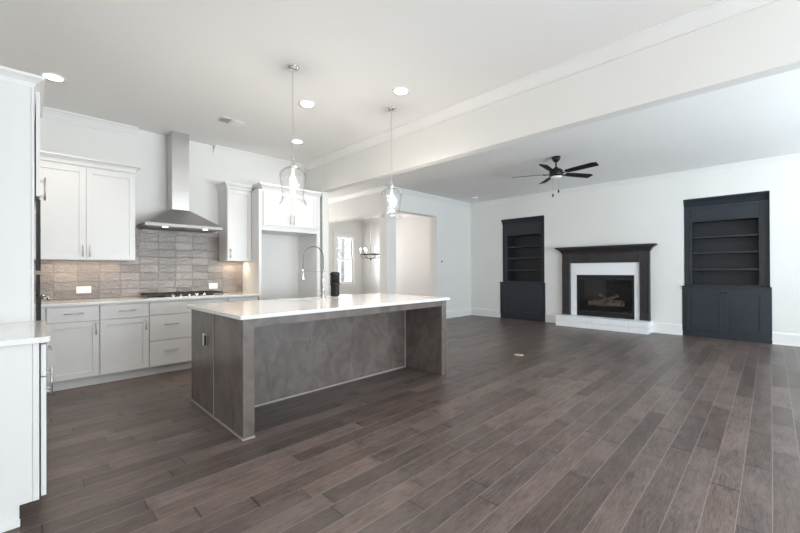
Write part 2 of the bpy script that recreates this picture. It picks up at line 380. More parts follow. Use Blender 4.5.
# outside
struct(MB().box(-14, 30, 10.92, 60, -.4, -.3).build('floor_outside', 'ground', bevel=0))
def tree(x, y, h, label, seed):
    r = random.Random(seed); t = thing('bare_tree', label, 'tree', (x, y, -.3), 'bare trees outside the dining window')
    m = MB(); m.tube([(x, y, -.3), (x+.05, y, h*.4), (x-.05, y+.03, h*.75), (x, y, h)], [.11, .09, .05, .015])
    m.build('trunk', 'bark', t)
    for i in range(13):
        z = h*(.22+.055*i); a = r.random()*2*PI; L = (1.5-.07*i)*(.6+.6*r.random())
        e = Vector((x+math.cos(a)*L, y+math.sin(a)*L, z+L*.7)); s0 = Vector((x, y, z)); mid = (s0+e)/2+Vector((0, 0, -.1))
        mb = MB().tube([tuple(s0), tuple(mid), tuple(e)], [.04, .025, .008], n=6)
        for q in range(3):
            a2 = a+r.uniform(-1, 1); e2 = mid+Vector((math.cos(a2), math.sin(a2), .6))*L*.45
            mb.tube([tuple(mid), tuple(e2)], [.018, .004], n=5)
        mb.build('branch', 'bark', t)
tree(10.6, 15.0, 6.5, 'bare thin tree just outside the dining window on its left', 3)
tree(13.2, 18.0, 8.0, 'taller bare tree further back outside the dining window', 8)

# crown mouldings and baseboards
def crown_prof(d=.085, h=.105):   # (out from wall, height below ceiling)
    return [(0, 0), (d, 0), (d, -.014), (d*.80, -.026), (d*.50, -.055), (d*.25, -.083), (.013, -.092), (.013, -h), (0, -h)]
tn = 1
def crown(axis, wallpos, sign, a, b, z=ZC-.0005, name=None, prof=None):
    global tn
    pts = [(wallpos+sign*p[0], z+p[1]) for p in (prof or crown_prof())]
    # axis: direction the moulding runs in
    m = MB().prism(pts, axis, a, b)
    struct(m.build('trim_%d' % tn, 'trim', bevel=0)); tn += 1
crown(0, KY-.0005, -1, -.6, .985)
crown(0, KY-.0005, -1, 1.915, BX0-.0)
crown(1, BX0-.0005, -1, -4.1, 5.67)
crown(1, HX-.0005, -1, 5.9, 9.5)
crown(0, LY-.0005, -1, HX, FX)
crown(1, FX-.0005, -1, -4.1, LY-.085)
crown(1, FX-.0005, -1, LY+.24, DY-.09)
crown(0, DY-.0005, -1, 5.8, FX)
def base(name, axis, wallpos, sign, a, b, h=.20):
    pr = [(0, 0), (.028, 0), (.028, .014), (.016, .02), (.016, h-.03), (.010, h-.008), (0, h)]
    struct(MB().prism([(wallpos+sign*(p[0]+.0005), .0005+p[1]) for p in pr], axis, a, b).build(name, 'trim', bevel=0))
base('baseboard_fireplace_right', 1, FX, -1, -4.1, N2-.02)
base('baseboard_fireplace_center_right', 1, FX, -1, N2+NW+.02, 1.655)
base('baseboard_fireplace_center_left', 1, FX, -1, 3.405, N1-.02)
base('baseboard_fireplace_left', 1, FX, -1, N1+NW+.02, LY-.03)
base('baseboard_living_left', 0, LY, -1, 7.226, FX)
base('baseboard_pier', 0, LY, -1, HX, 5.79)
base('baseboard_pier_side', 1, HX, -1, LY, 6.14)
base('baseboard_dining_right', 1, FX, -1, 6.14, DY)
base('baseboard_dining_window', 0, DY, -1, 5.8, FX-.03)
base('baseboard_stub', 0, 5.19, -1, BX0, BX1)

# ---------------------------------------------------------------- cabinet helpers
def FK(Y):    # front facing -Y: local (a, d, z), d outwards
    return lambda a, d, z: (a, Y-d, z)
def FXp(X):   # front facing +X, a along Y
    return lambda a, d, z: (X+d, a, z)
def FXm(X):   # front facing -X (towards the camera side of the fireplace wall)
    return lambda a, d, z: (X-d, a, z)
def shaker(T, a0, a1, z0, z1, rail=.058, t=.02, rec=.008):
    m = MB(T)
    m.box(a0, a0+rail, 0, t, z0, z1).box(a1-rail, a1, 0, t, z0, z1)
    m.box(a0+rail, a1-rail, 0, t, z0, z0+rail).box(a0+rail, a1-rail, 0, t, z1-rail, z1)
    m.box(a0+rail, a1-rail, 0, t-rec, z0+rail, z1-rail)
    return m
def pull(T, a, z, L, vert, d0=.02, r=.005, so=.032):
    m = MB(T)
    if vert:
        m.tube([(a, d0+so, z-L/2), (a, d0+so, z+L/2)], r)
        for s in (-1, 1): m.tube([(a, d0, z+s*L*.36), (a, d0+so, z+s*L*.36)], r*.8)
    else:
        m.tube([(a-L/2, d0+so, z), (a+L/2, d0+so, z)], r)
        for s in (-1, 1): m.tube([(a+s*L*.36, d0, z), (a+s*L*.36, d0+so, z)], r*.8)
    return m
def add_front(T, par, name, a0, a1, z0, z1, material, handle=None, style='shaker', hm='nickel'):
    mb = shaker(T, a0, a1, z0, z1) if style == 'shaker' else MB(T).box(a0, a1, 0, .02, z0, z1)
    o = sub(mb.build(name, material, par), par)
    if handle:
        a, z, L, v = handle
        pull(T, a, z, L, v).build('handle', hm, o, label='brushed nickel bar pull')
    return o
CF = 5.20   # kitchen base carcass front plane
TF = FK(CF)
def base_cab(x0, x1, label, group='base cabinets under the hood wall'):
    t = thing('base_cabinet', label, 'cabinet', ((x0+x1)/2, 5.48, 0), group)
    MB().box(x0, x1, CF, KY-.002, .10, .8835).build('carcass', 'white_cab', t)
    MB().box(x0, x1, 5.255, 5.275, .0005, .0995).build('toe_kick', 'white_cab', t)
    return t
bc = base_cab(-.60, .126, 'white corner base cabinet half hidden behind the tall oven tower')
bc = base_cab(.127, .5535, 'white base cabinet with one drawer over one door, next to the oven tower')
add_front(TF, bc, 'drawer', .134, .550, .716, .866, 'white_cab', (.342, .80, .16, False), 'slab')
add_front(TF, bc, 'door', .134, .550, .112, .706, 'white_cab', (.522, .625, .13, True))
bc = base_cab(.5545, 1.0095, 'white base cabinet with one drawer over one door, left of the cooktop drawers')
add_front(TF, bc, 'drawer', .558, 1.004, .716, .866, 'white_cab', (.80, .80, .16, False), 'slab')
add_front(TF, bc, 'door', .558, 1.004, .112, .706, 'white_cab', (.975, .625, .13, True))
bc = base_cab(1.0105, 1.9060, 'wide white base cabinet with three stacked drawer fronts below the cooktop')
add_front(TF, bc, 'drawer', 1.015, 1.902, .724, .866, 'white_cab', None, 'slab')
o = add_front(TF, bc, 'drawer', 1.015, 1.902, .416, .716, 'white_cab', (1.235, .60, .15, False), 'slab')
pull(TF, 1.68, .60, .15, False).build('handle', 'nickel', o, label='brushed nickel bar pull')
o = add_front(TF, bc, 'drawer', 1.015, 1.902, .112, .408, 'white_cab', (1.235, .29, .15, False), 'slab')
pull(TF, 1.68, .29, .15, False).build('handle', 'nickel', o, label='brushed nickel bar pull')
bc = base_cab(1.907, 2.330, 'narrow white base cabinet between the cooktop drawers and the fridge opening')
add_front(TF, bc, 'drawer', 1.912, 2.322, .716, .866, 'white_cab', (2.117, .80, .14, False), 'slab')
add_front(TF, bc, 'door', 1.912, 2.322, .112, .706, 'white_cab', (1.945, .625, .13, True))
tag(MB().box(-.60, 2.331, 5.155, KY-.002, .884, .914).build('kitchen_countertop', 'quartz', bevel=.003),
    'long white quartz countertop along the tiled hood wall', 'countertop')

# backsplash (tile on the wall between counter and uppers, up to the hood)
bs = MB().box(.0, 2.3345, KY-.010, KY-.0005, .9145, 1.39).box(.925, 1.985, KY-.010, KY-.0005, 1.39, 1.80)
bs = tag(bs.build('backsplash', 'tile', bevel=0), 'glossy grey taupe handmade tile backsplash behind the cooktop', 'backsplash')

# upper cabinets
UF = 5.44; TU = FK(UF)
def cab_crown(par, x0, x1, yf, z0, left=True, right=True, h=.08, d=.05, yb=KY-.002):
    m = MB(); pr = [(0.0, 0.0), (.004, .012), (.012, .03), (.032, .052), (d, .06), (d, h)]
    pts = [(x0, x1)]
    rings = []
    for o_, zz in pr:
        xa = x0-(o_ if left else 0); xb = x1+(o_ if right else 0); y = yf-o_
        rings.append([(xa, y, z0+zz), (xb, y, z0+zz), (xb, yb, z0+zz), (xa, yb, z0+zz)])
    m.loft(rings); m.build('crown', 'trim', par, bevel=0)
u = thing('wall_cabinet', 'white two-door wall cabinet with crown, left of the steel hood', 'cabinet', (.46, 5.6, 1.372), 'upper wall cabinets')
MB().box(.005, .918, UF, KY-.002, 1.372, 2.42).build('carcass', 'white_cab', u)
add_front(TU, u, 'door', .008, .4605, 1.378, 2.40, 'white_cab', (.432, 1.47, .13, True))
add_front(TU, u, 'door', .4635, .915, 1.378, 2.40, 'white_cab', (.492, 1.47, .13, True))
MB().box(.005, .918, UF-.02, KY-.002, 2.42, 2.428).build('top_rail', 'white_cab', u)
cab_crown(u, .005, .918, UF-.02, 2.428, left=False, h=.075)
u = thing('wall_cabinet', 'narrow white single-door wall cabinet between hood and fridge opening', 'cabinet', (2.16, 5.6, 1.384), 'upper wall cabinets')
MB().box(1.988, 2.333, UF, KY-.002, 1.384, 2.41).build('carcass', 'white_cab', u)
add_front(TU, u, 'door', 1.991, 2.331, 1.39, 2.40, 'white_cab', (2.025, 1.49, .13, True))
cab_crown(u, 1.988, 2.333, UF-.02, 2.4105, right=False, h=.085, d=.045)

# fridge surround
PF = 5.18
t = thing('refrigerator_cabinet', 'tall white fridge surround with two doors above an empty opening', 'cabinet', (2.84, 5.47, 0))
MB().box(2.335, 2.375, PF, KY-.002, .0005, 2.42).build('side_panel', 'white_cab', t)
MB().box(3.295, 3.358, PF, KY-.002, .0005, 2.42).build('side_panel', 'white_cab', t)
MB().box(2.3755, 3.2945, PF, KY-.002, 1.832, 2.42).build('carcass', 'white_cab', t)
TP = FK(PF)
add_front(TP, t, 'door', 2.395, 2.834, 1.905, 2.40, 'white_cab', (2.805, 2.01, .15, True))
add_front(TP, t, 'door', 2.838, 3.277, 1.905, 2.40, 'white_cab', (2.868, 2.01, .15, True))
cab_crown(t, 2.385, 3.358, PF, 2.4205, right=False, h=.085)

# ---------------------------------------------------------------- range hood
t = thing('range_hood', 'stainless steel chimney range hood over the cooktop', 'range hood', (1.43, 5.5, 1.785))
hx0, hx1, hy0 = .985, 1.870, 5.26
MB().box(hx0, hx1, hy0, KY-.011, 1.792, 1.832).build('rim', 'steel_rim', t, bevel=.002)
m = MB(); m.loft([[(hx0, hy0, 1.8325), (hx1, hy0, 1.8325), (hx1, KY-.011, 1.8325), (hx0, KY-.011, 1.8325)],
                  [(1.315, 5.50, 2.045), (1.535, 5.50, 2.045), (1.535, KY-.003, 2.045), (1.315, KY-.003, 2.045)]])
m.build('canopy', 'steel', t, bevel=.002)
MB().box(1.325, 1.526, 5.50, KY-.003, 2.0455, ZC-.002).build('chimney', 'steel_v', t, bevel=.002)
m = MB()
for i in range(2): m.box(1.02+i*.41, 1.41+i*.42, 5.33, 5.72, 1.786, 1.7915)
m.build('filter', 'steel_rim', t)
for x in (1.20, 1.66):
    MB().lathe([(.03, 1.784), (.03, 1.7915)], (x, 5.295, 0), 16).build('hood_lamp', 'led', t, bevel=0, label='lit warm lamp')
def spot(name, loc, power, angle, col, blend=.6, size=.04):
    l = bpy.data.lights.new(name, 'SPOT'); l.energy = power; l.spot_size = math.radians(angle); l.spot_blend = blend; l.color = col; l.shadow_soft_size = size
    o = bpy.data.objects.new(name, l); C.objects.link(o); o.location = loc; return o
for x in (1.20, 1.66): spot('hood_light', (x, 5.295, 1.775), 5, 120, (1, .86, .70), size=.025)
area('under_cabinet_light', (.46, 5.62, 1.368), (0, 0, 0), .7, .05, 2.0, (1, .82, .62))
area('under_cabinet_light', (2.16, 5.62, 1.380), (0, 0, 0), .26, .05, 1.4, (1, .82, .62))

# cooktop
t = thing('cooktop', 'black five-burner gas cooktop set in the white counter', 'cooktop', (1.45, 5.46, .914))
MB().box(1.0, 1.90, 5.215, 5.69, .9145, .922).build('tray', 'steel', t, bevel=.002)
burn = [(1.17, 5.58), (1.17, 5.35), (1.45, 5.50), (1.73, 5.58), (1.73, 5.35)]
for x, y in burn:
    MB().lathe([(.045, .9225), (.05, .93), (.042, .94), (.03, .943)], (x, y, 0), 18).build('burner', 'iron', t)
for gx in (1.02, 1.315, 1.605):
    m = MB(); gw = .275; z0, z1 = .944, .962
    m.box(gx, gx+gw, 5.285, 5.297, z0, z1).box(gx, gx+gw, 5.665, 5.677, z0, z1).box(gx, gx+.012, 5.297, 5.665, z0, z1).box(gx+gw-.012, gx+gw, 5.297, 5.665, z0, z1)
    m.box(gx+.012, gx+gw-.012, 5.475, 5.487, z0, z1).box(gx+gw/2-.006, gx+gw/2+.006, 5.297, 5.475, z0, z1).box(gx+gw/2-.006, gx+gw/2+.006, 5.487, 5.665, z0, z1)
    for a in (gx, gx+gw-.012):
        for b in (5.285, 5.665): m.box(a, a+.012, b, b+.012, .9225, z0)
    m.build('grate', 'iron', t)
for i in range(5):
    x = 1.27+.09*i
    MB().lathe([(.021, .9225), (.021, .93), (.016, .932), (.015, .952), (.001, .953)], (x, 5.248, 0), 16).build('knob', 'chrome', t)

def outlet(x0, x1, z0, z1, label, cat='outlet'):
    t = thing('wall_outlet', label, cat, ((x0+x1)/2, KY-.010, z0))
    MB().box(x0, x1, KY-.017, KY-.0105, z0, z1).build('cover_plate', 'white_plastic', t, bevel=.002)
    n = 2; w = (x1-x0)
    for i in range(n):
        a = x0+w*(.14+.40*i)
        MB().box(a, a+w*.30, KY-.019, KY-.0172, z0+.022, z1-.022).build('receptacle', 'white_plastic', t, bevel=.001)
outlet(.400, .535, .985, 1.065, 'white double outlet plate on the tile left of the cooktop')
outlet(1.845, 1.965, .985, 1.065, 'white double outlet plate on the tile right of the cooktop')

# ---------------------------------------------------------------- oven tower at the far left
t = thing('oven_cabinet', 'tall white oven tower with crown at the far left', 'cabinet', (-.29, 3.86, 0))
tY0, tY1, tXb, tX = 3.46, 4.26, -.61, .029
MB().box(tXb, tX-.0145, tY0, tY0+.02, .0005, 2.46).build('side_panel', 'white_cab', t)
MB().box(tX-.0135, tX, tY0-.002, tY0+.02, .0005, 2.46).build('stile', 'white_cab', t, bevel=.002)
m = MB().box(tXb, tX-.56, tY0+.0205, tY1-.02, .1, 2.46).box(tXb, tX, tY1-.0195, tY1, .0005, 2.46)
m.box(tX-.559, tX-.002, tY0+.0205, tY1-.02, 1.735, 2.455).box(tX-.559, tX-.002, tY0+.0205, tY1-.02, .10, .588)
m.build('carcass', 'white_cab', t)
TT = FXp(tX+.010)
for a0, a1, ha in ((tY0+.004, 3.858, 3.82), (3.862, tY1-.004, 3.90)):
    add_front(TT, t, 'door', a0, a1, 1.745, 2.445, 'white_cab', (ha, 1.86, .16, True))
add_front(TT, t, 'drawer', tY0+.004, tY1-.004, .112, .585, 'white_cab', (3.86, .48, .16, False), 'slab')
pr = [(0.0, 0.0), (.004, .012), (.012, .028), (.030, .042), (.054, .055), (.054, .072)]
m = MB(); m.loft([[(tXb, tY0-o_, 2.4605+zz), (tX+o_, tY0-o_, 2.4605+zz), (tX+o_, tY1, 2.4605+zz), (tXb, tY1, 2.4605+zz)] for o_, zz in pr])
m.build('crown', 'trim', t, bevel=0)
t = thing('microwave_oven', 'black built-in microwave in the oven tower above the oven', 'microwave', (-.2, 3.86, 1.255))
MB().box(-.50, .026, tY0+.03, tY1-.03, 1.255, 1.715).build('body', 'black', t)
MB(TT).box(tY0+.012, tY1-.012, 0, .022, 1.248, 1.725).build('door', 'black_glass', t)
MB(TT).box(tY0+.10, tY1-.10, .0225, .024, 1.30, 1.55).build('door_window', 'black', t)
t = thing('wall_oven', 'black built-in wall oven in the tower, below the microwave', 'oven', (-.2, 3.86, .60))
MB().box(-.50, .026, tY0+.03, tY1-.03, .60, 1.215).build('body', 'black', t)
o = sub(MB(TT).box(tY0+.012, tY1-.012, 0, .024, .595, 1.075).build('door', 'black_glass', t), t)
MB(TT).box(tY0+.012, tY1-.012, 0, .020, 1.08, 1.222).build('control_panel', 'black_glass', t)
pull(TT, 3.86, 1.05, .55, False, d0=.024, r=.010, so=.04).build('handle', 'chrome', o)

# near left base cabinet and its counter
t = thing('base_cabinet', 'nearest white base cabinet at the left edge, in front of the oven tower', 'cabinet', (-.27, 3.03, 0))
bY0, bY1, bX = 2.600, 3.452, .040
MB().prism([(-.61, .0005), (bX-.070, .0005), (bX-.070, .10), (bX-.0242, .10), (bX-.0242, .8835), (-.61, .8835)], 1, bY0, bY0+.02).build('side_panel', 'white_cab', t)
MB().box(bX-.0235, bX, bY0-.002, bY0+.02, .10, .8835).build('stile', 'white_cab', t)
MB().box(-.61, bX-.002, bY0+.0205, bY1, .10, .8835).build('carcass', 'white_cab', t)
MB().box(bX-.095, bX-.072, bY0+.0205, bY1, .0005, .0995).build('toe_kick', 'white_cab', t)
MB().box(-.61, bX-.067, bY0-.010, bY0-.0005, .0005, .035).build('shoe_moulding', 'trim', t)
TB = FXp(bX+.006)
add_front(TB, t, 'drawer', bY0+.012, bY1-.004, .712, .872, 'white_cab', (3.03, .79, .16, False), 'slab')
add_front(TB, t, 'door', bY0+.012, 3.030, .108, .704, 'white_cab', (2.985, .595, .15, True))
add_front(TB, t, 'door', 3.034, bY1-.004, .108, .704, 'white_cab', (3.08, .595, .15, True))
# counter with a rounded front corner
cx, cy0, cy1, r = .082, 2.575, 3.458, .025
pts = [(-.61, cy0)]+[(cx-r+r*math.sin(a), cy0+r-r*math.cos(a)) for a in [PI/2*i/6 for i in range(7)]]+[(cx, cy1), (-.61, cy1)]
tag(MB().prism(pts, 2, .884, .914).build('side_countertop', 'quartz', bevel=.003), 'short white quartz countertop at the left edge beside the oven tower', 'countertop')

# ---------------------------------------------------------------- island
ix0, ix1, iy0, iy1, pY = 1.111, 3.515, 2.735, 3.945, 3.335
t = thing('kitchen_island', 'grey stained wood kitchen island with open seating side', 'kitchen island', (2.3, 3.34, 0))
lw = .085
def leg(x0, x1, side):
    m = MB().box(x0, x1, iy0, pY, .0005, .8835); return m.build('leg_panel', 'island', t, bevel=.002)
leg(ix0, ix0+lw, 0); leg(ix1-lw, ix1, 1)
MB().box(ix0, ix1, pY+.0005, pY+.012, .0005, .8835).build('back_panel', 'island', t, bevel=.002)
MB().box(ix0, 1.945, pY+.0125, iy1-.02, .0005, .8835).build('cabinet_body', 'island', t, bevel=.002)
MB().box(2.705, ix1, pY+.0125, iy1-.02, .0005, .8835).build('cabinet_body', 'island', t, bevel=.002)
MB().box(1.9455, 2.7045, pY+.0125, pY+.02, .0005, .8835).box(1.9455, 2.7045, pY+.0205, iy1-.02, .0005, .60).build('sink_bay', 'island', t, bevel=.002)
MB().box(ix0+lw+.0005, ix1-lw-.0005, iy0+.004, iy0+.024, .818, .8835).build('apron', 'island', t)
MB().box(ix0+lw+.0005, ix1-lw-.0005, iy0+.0245, pY-.001, .868, .8835).build('subtop', 'island', t)
# pale edge mouldings along the floor, the end seam and the inner corner
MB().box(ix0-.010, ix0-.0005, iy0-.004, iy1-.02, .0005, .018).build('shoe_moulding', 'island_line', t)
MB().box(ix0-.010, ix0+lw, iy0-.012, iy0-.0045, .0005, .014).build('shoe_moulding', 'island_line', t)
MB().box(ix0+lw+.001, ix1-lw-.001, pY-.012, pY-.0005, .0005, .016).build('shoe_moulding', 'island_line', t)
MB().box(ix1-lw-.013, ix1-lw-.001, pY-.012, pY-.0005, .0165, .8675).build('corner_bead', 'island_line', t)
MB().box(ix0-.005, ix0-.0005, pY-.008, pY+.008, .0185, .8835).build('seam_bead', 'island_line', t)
for a in (ix0, ix1-.03): MB().box(a, a+.03, iy1-.0195, iy1, .0005, .8835).build('stile', 'island', t)
TI = lambda a, d, z: (a, iy1-.02+d, z)
for i, (a0, a1) in enumerate(((1.145, 1.74), (1.745, 2.05), (2.055, 2.395), (2.4, 2.74), (2.745, 3.48))):
    o = sub(shaker(TI, a0, a1, .11, .86).build('door', 'island', t), t)
    pull(TI, a1-.04, .72, .13, True).build('handle', 'nickel', o)
# top with sink cut-out
sx0, sx1, sy0, sy1 = 1.97, 2.68, 3.66, 3.90
cX0, cX1, cY0, cY1 = 1.085, 3.565, 2.715, 4.015
m = MB()
outer = [(cX0, cY0), (cX1, cY0), (cX1, cY1), (cX0, cY1)]; inner = [(sx0, sy0), (sx1, sy0), (sx1, sy1), (sx0, sy1)]
vs = [(x, y, z) for z in (.884, .914) for (x, y) in outer+inner]
fs = []
for i in range(4):
    j = (i+1) % 4
    fs += [(8+i, 8+j, 12+j, 12+i), (i, 4+i, 4+j, j), (i, j, 8+j, 8+i), (4+i, 12+i, 12+j, 4+j)]
m.add(vs, fs)
tag(m.build('island_countertop', 'quartz', bevel=.002), 'large white quartz slab on top of the grey island', 'countertop')
t = thing('undermount_sink', 'stainless undermount sink in the island countertop', 'sink', (2.32, 3.78, .70))
m = MB(); zb = .70
m.box(sx0-.012, sx0-.002, sy0-.012, sy1+.012, zb, .8838).box(sx1+.002, sx1+.012, sy0-.012, sy1+.012, zb, .8838)
m.box(sx0-.002, sx1+.002, sy0-.012, sy0-.002, zb, .8838).box(sx0-.002, sx1+.002, sy1+.002, sy1+.012, zb, .8838).box(sx0-.002, sx1+.002, sy0-.002, sy1+.002, zb, zb+.006)
m.build('basin', 'steel', t)
MB().lathe([(.045, zb+.0065), (.04, zb+.010), (.01, zb+.008)], (2.32, 3.78, 0), 20).build('drain', 'chrome', t)

# faucet: spring neck pull-down
fx, fy = 2.375, 3.605
dx, dy = -.40, .917
t = thing('spring_faucet', 'tall chrome spring-neck faucet standing at the island sink', 'faucet', (fx, fy, .914))
MB().lathe([(.028, .9145), (.028, .935), (.020, .942), (.0165, .96), (.0165, 1.02)], (fx, fy, 0), 20).build('base', 'chrome', t)
MB().lathe([(.013, 1.0205), (.013, 1.25)], (fx, fy, 0), 16).build('column', 'chrome', t)
R_ = .137; path = []
for i in range(6): path.append((fx, fy, 1.2505+(1.385-1.2505)*i/5))
for i in range(1, 17):
    a = PI*i/16; q = R_*(1-math.cos(a)); path.append((fx+dx*q, fy+dy*q, 1.385+R_*math.sin(a)))
ex, ey = fx+dx*2*R_, fy+dy*2*R_
for i in range(1, 5): path.append((ex, ey, 1.385-.03*i))
MB().tube(path, .0045, 8).build('hose', 'black', t)
# spring coil around the hose
P = [Vector(p) for p in path]; L = [0]
for i in range(1, len(P)): L.append(L[-1]+(P[i]-P[i-1]).length)
def at(s):
    for i in range(1, len(P)):
        if s <= L[i] or i == len(P)-1:
            f = (s-L[i-1])/(L[i]-L[i-1]); return P[i-1].lerp(P[i], f), (P[i]-P[i-1]).normalized()
side = Vector((-dy, dx, 0)); coil = []
turns = 46; nn = turns*8
for i in range(nn+1):
    p, tt = at(L[-1]*i/nn); b = side.cross(tt); a = 2*PI*i/8
    coil.append(tuple(p+side*math.cos(a)*.0095+b*math.sin(a)*.0095))
MB().tube(coil, .0019, 4).build('spring', 'nickel', t)
MB().lathe([(.014, 1.264), (.015, 1.20), (.021, 1.15), (.021, 1.128), (.012, 1.125)], (ex, ey, 0), 16).build('spray_head', 'chrome', t)
MB().tube([(fx+dx*.012, fy+dy*.012, 1.238), (ex-dx*.012, ey-dy*.012, 1.238)], .005).build('support_arm', 'nickel', t)
MB().lathe([(.018, 1.228), (.018, 1.248)], (fx, fy, 0), 14).build('collar', 'nickel', t)
MB().tube([(fx-.016, fy, .985), (fx-.07, fy+.01, .992)], .0055).build('handle', 'chrome', t)

# black canister behind the faucet
px_, py_ = 2.775, 3.945
t = thing('black_canister', 'black two-tier ribbed canister standing on the island behind the faucet', 'canister', (px_, py_, .914))
MB().lathe([(.052, .9145), (.055, .93), (.055, 1.055), (.062, 1.062), (.062, 1.082), (.055, 1.088)], (px_, py_, 0), 28).build('lower_body', 'black', t)
m = MB().lathe([(.054, 1.0885), (.054, 1.175), (.066, 1.19), (.068, 1.205), (.060, 1.207)], (px_, py_, 0), 28)
m.build('upper_body', 'black', t)
m = MB()
for i in range(14):
    a = 2*PI*i/14; m.tube([(px_+.056*math.cos(a), py_+.056*math.sin(a), 1.092), (px_+.056*math.cos(a), py_+.056*math.sin(a), 1.172)], .004, 6)
m.build('rib', 'black', t)['kind'] = 'stuff'
MB().lathe([(.055, 1.2075), (.050, 1.222), (.02, 1.226), (.001, 1.227)], (px_, py_, 0), 24).build('lid', 'black', t)

# outlet on the island end
t = thing('island_outlet', 'small steel and black pop-out outlet on the island end panel', 'outlet', (ix0, 3.55, .57))
MB().box(ix0-.006, ix0-.0005, 3.50, 3.61, .575, .685).build('cover_plate', 'nickel', t, bevel=.002)
MB().box(ix0-.016, ix0-.0065, 3.505, 3.535, .585, .675).build('receptacle', 'black', t)
MB().box(ix0-.009, ix0-.0065, 3.55, 3.595, .60, .66).build('switch', 'nickel', t)

# ---------------------------------------------------------------- pendants
def pendant(x, y, label):
    t = thing('pendant_light', label, 'pendant light', (x, y, ZC), 'glass pendants over the island')
    MB().lathe([(.001, ZC-.024), (.02, ZC-.024), (.055, ZC-.012), (.062, ZC-.0005)], (x, y, 0), 24).build('canopy', 'chrome', t)
    m = MB(); z = 2.235; i = 0; 
    while z < ZC-.04:
        lk = []
        for q in range(10):
            a = 2*PI*q/10; u_ = .0075*math.cos(a); w_ = .017*math.sin(a)
            lk.append((x+(u_ if i % 2 else 0), y+(0 if i % 2 else u_), z+.012+w_))
        m.tube(lk, .0018, 5, closed=True); z += .029; i += 1
    m.build('chain', 'nickel', t)
    MB().lathe([(.018, 2.235), (.008, 2.232), (.008, 2.215), (.020, 2.21), (.022, 2.19), (.030, 2.182), (.038, 2.170), (.03, 2.166)], (x, y, 0), 24).build('socket_cap', 'chrome', t)
    prof = [(.038, 2.168), (.075, 2.156), (.108, 2.125), (.117, 2.105), (.114, 2.06), (.102, 1.985), (.0945, 1.935), (.094, 1.915), (.100, 1.885), (.113, 1.855), (.121, 1.838)]
    inn = [(r-.003, z) for r, z in prof][::-1]
    sh = MB(); n = 40; allp = prof+[(.1195, 1.837)]+inn
    sh.loft([[(x+r*math.cos(2*PI*k_/n), y+r*math.sin(2*PI*k_/n), z) for k_ in range(n)] for r, z in allp], True, closed=True)
    sh.build('lamp_shade', 'glass', t, label='clear bell-shaped glass')
    MB().lathe([(.012, 2.165), (.013, 2.12)], (x, y, 0), 14).build('socket', 'white_plastic', t)
    MB().lathe([(.010, 2.119), (.014, 2.10), (.022, 2.06), (.023, 2.03), (.014, 2.0), (.001, 1.995)], (x, y, 0), 18).build('bulb', 'bulb', t, label='glowing filament bulb')
    return t
p1 = pendant(1.684, 3.035, 'clear glass bell pendant lamp nearest the hood wall, on the left')
copy_tree(p1, (2.911, 3.035, ZC), 'clear glass bell pendant lamp on the right, in front of the header')

for x in (1.684, 2.911):
    l = bpy.data.lights.new('pendant_lamp', 'POINT'); l.energy = PEND; l.color = (1, .91, .80); l.shadow_soft_size = .03
    lo = bpy.data.objects.new('pendant_lamp', l); C.objects.link(lo); lo.location = (x, 3.035, 1.955)

# recessed lights
def can(x, y, label, power=CANS):
    t = thing('recessed_light', label, 'ceiling light', (x, y, ZC), 'recessed ceiling lights')
    MB().lathe([(.070, ZC-.004), (.092, ZC-.006), (.094, ZC-.0005)], (x, y, 0), 32, caps=False).build('trim_ring', 'trim', t)
    MB().lathe([(.0695, ZC-.004), (.0695, ZC-.001)], (x, y, 0), 32).build('diffuser', 'can', t, bevel=0, label='lit white disc')
    spot('recessed_lamp', (x, y, ZC-.02), power, 130, (1, .90, .78), .8, .06)
can(.169, 4.767, 'lit recessed ceiling light beside the oven tower crown')
can(2.167, 3.595, 'lit recessed ceiling light just right of the left pendant chain')
can(2.692, 2.663, 'lit recessed ceiling light above the right pendant, nearest the beam')
can(2.694, 4.740, 'lit recessed ceiling light seen behind the left pendant chain')
spot('hall_lamp', (4.55, 7.6, ZC-.03), 50, 150, (1, .84, .64), .9, .1)

# ceiling vent
t = thing('ceiling_vent', 'white rectangular air vent in the kitchen ceiling', 'vent', (1.76, 4.66, ZC))
Tv = lambda a, b, z: (1.76+a, 4.66+b, ZC-z)
MB(Tv).box(-.15, .15, -.09, .09, .0005, .004).build('frame', 'trim', t)
for i in range(9):
    y = -.066+.0165*i
    MB(Tv).box(-.13, -.02, y-.003, y+.004, .0045, .010).build('slat', 'nickel', t, bevel=0)
    MB(Tv).box(.02, .13, y-.003, y+.004, .0045, .010).build('slat', 'trim', t, bevel=0)

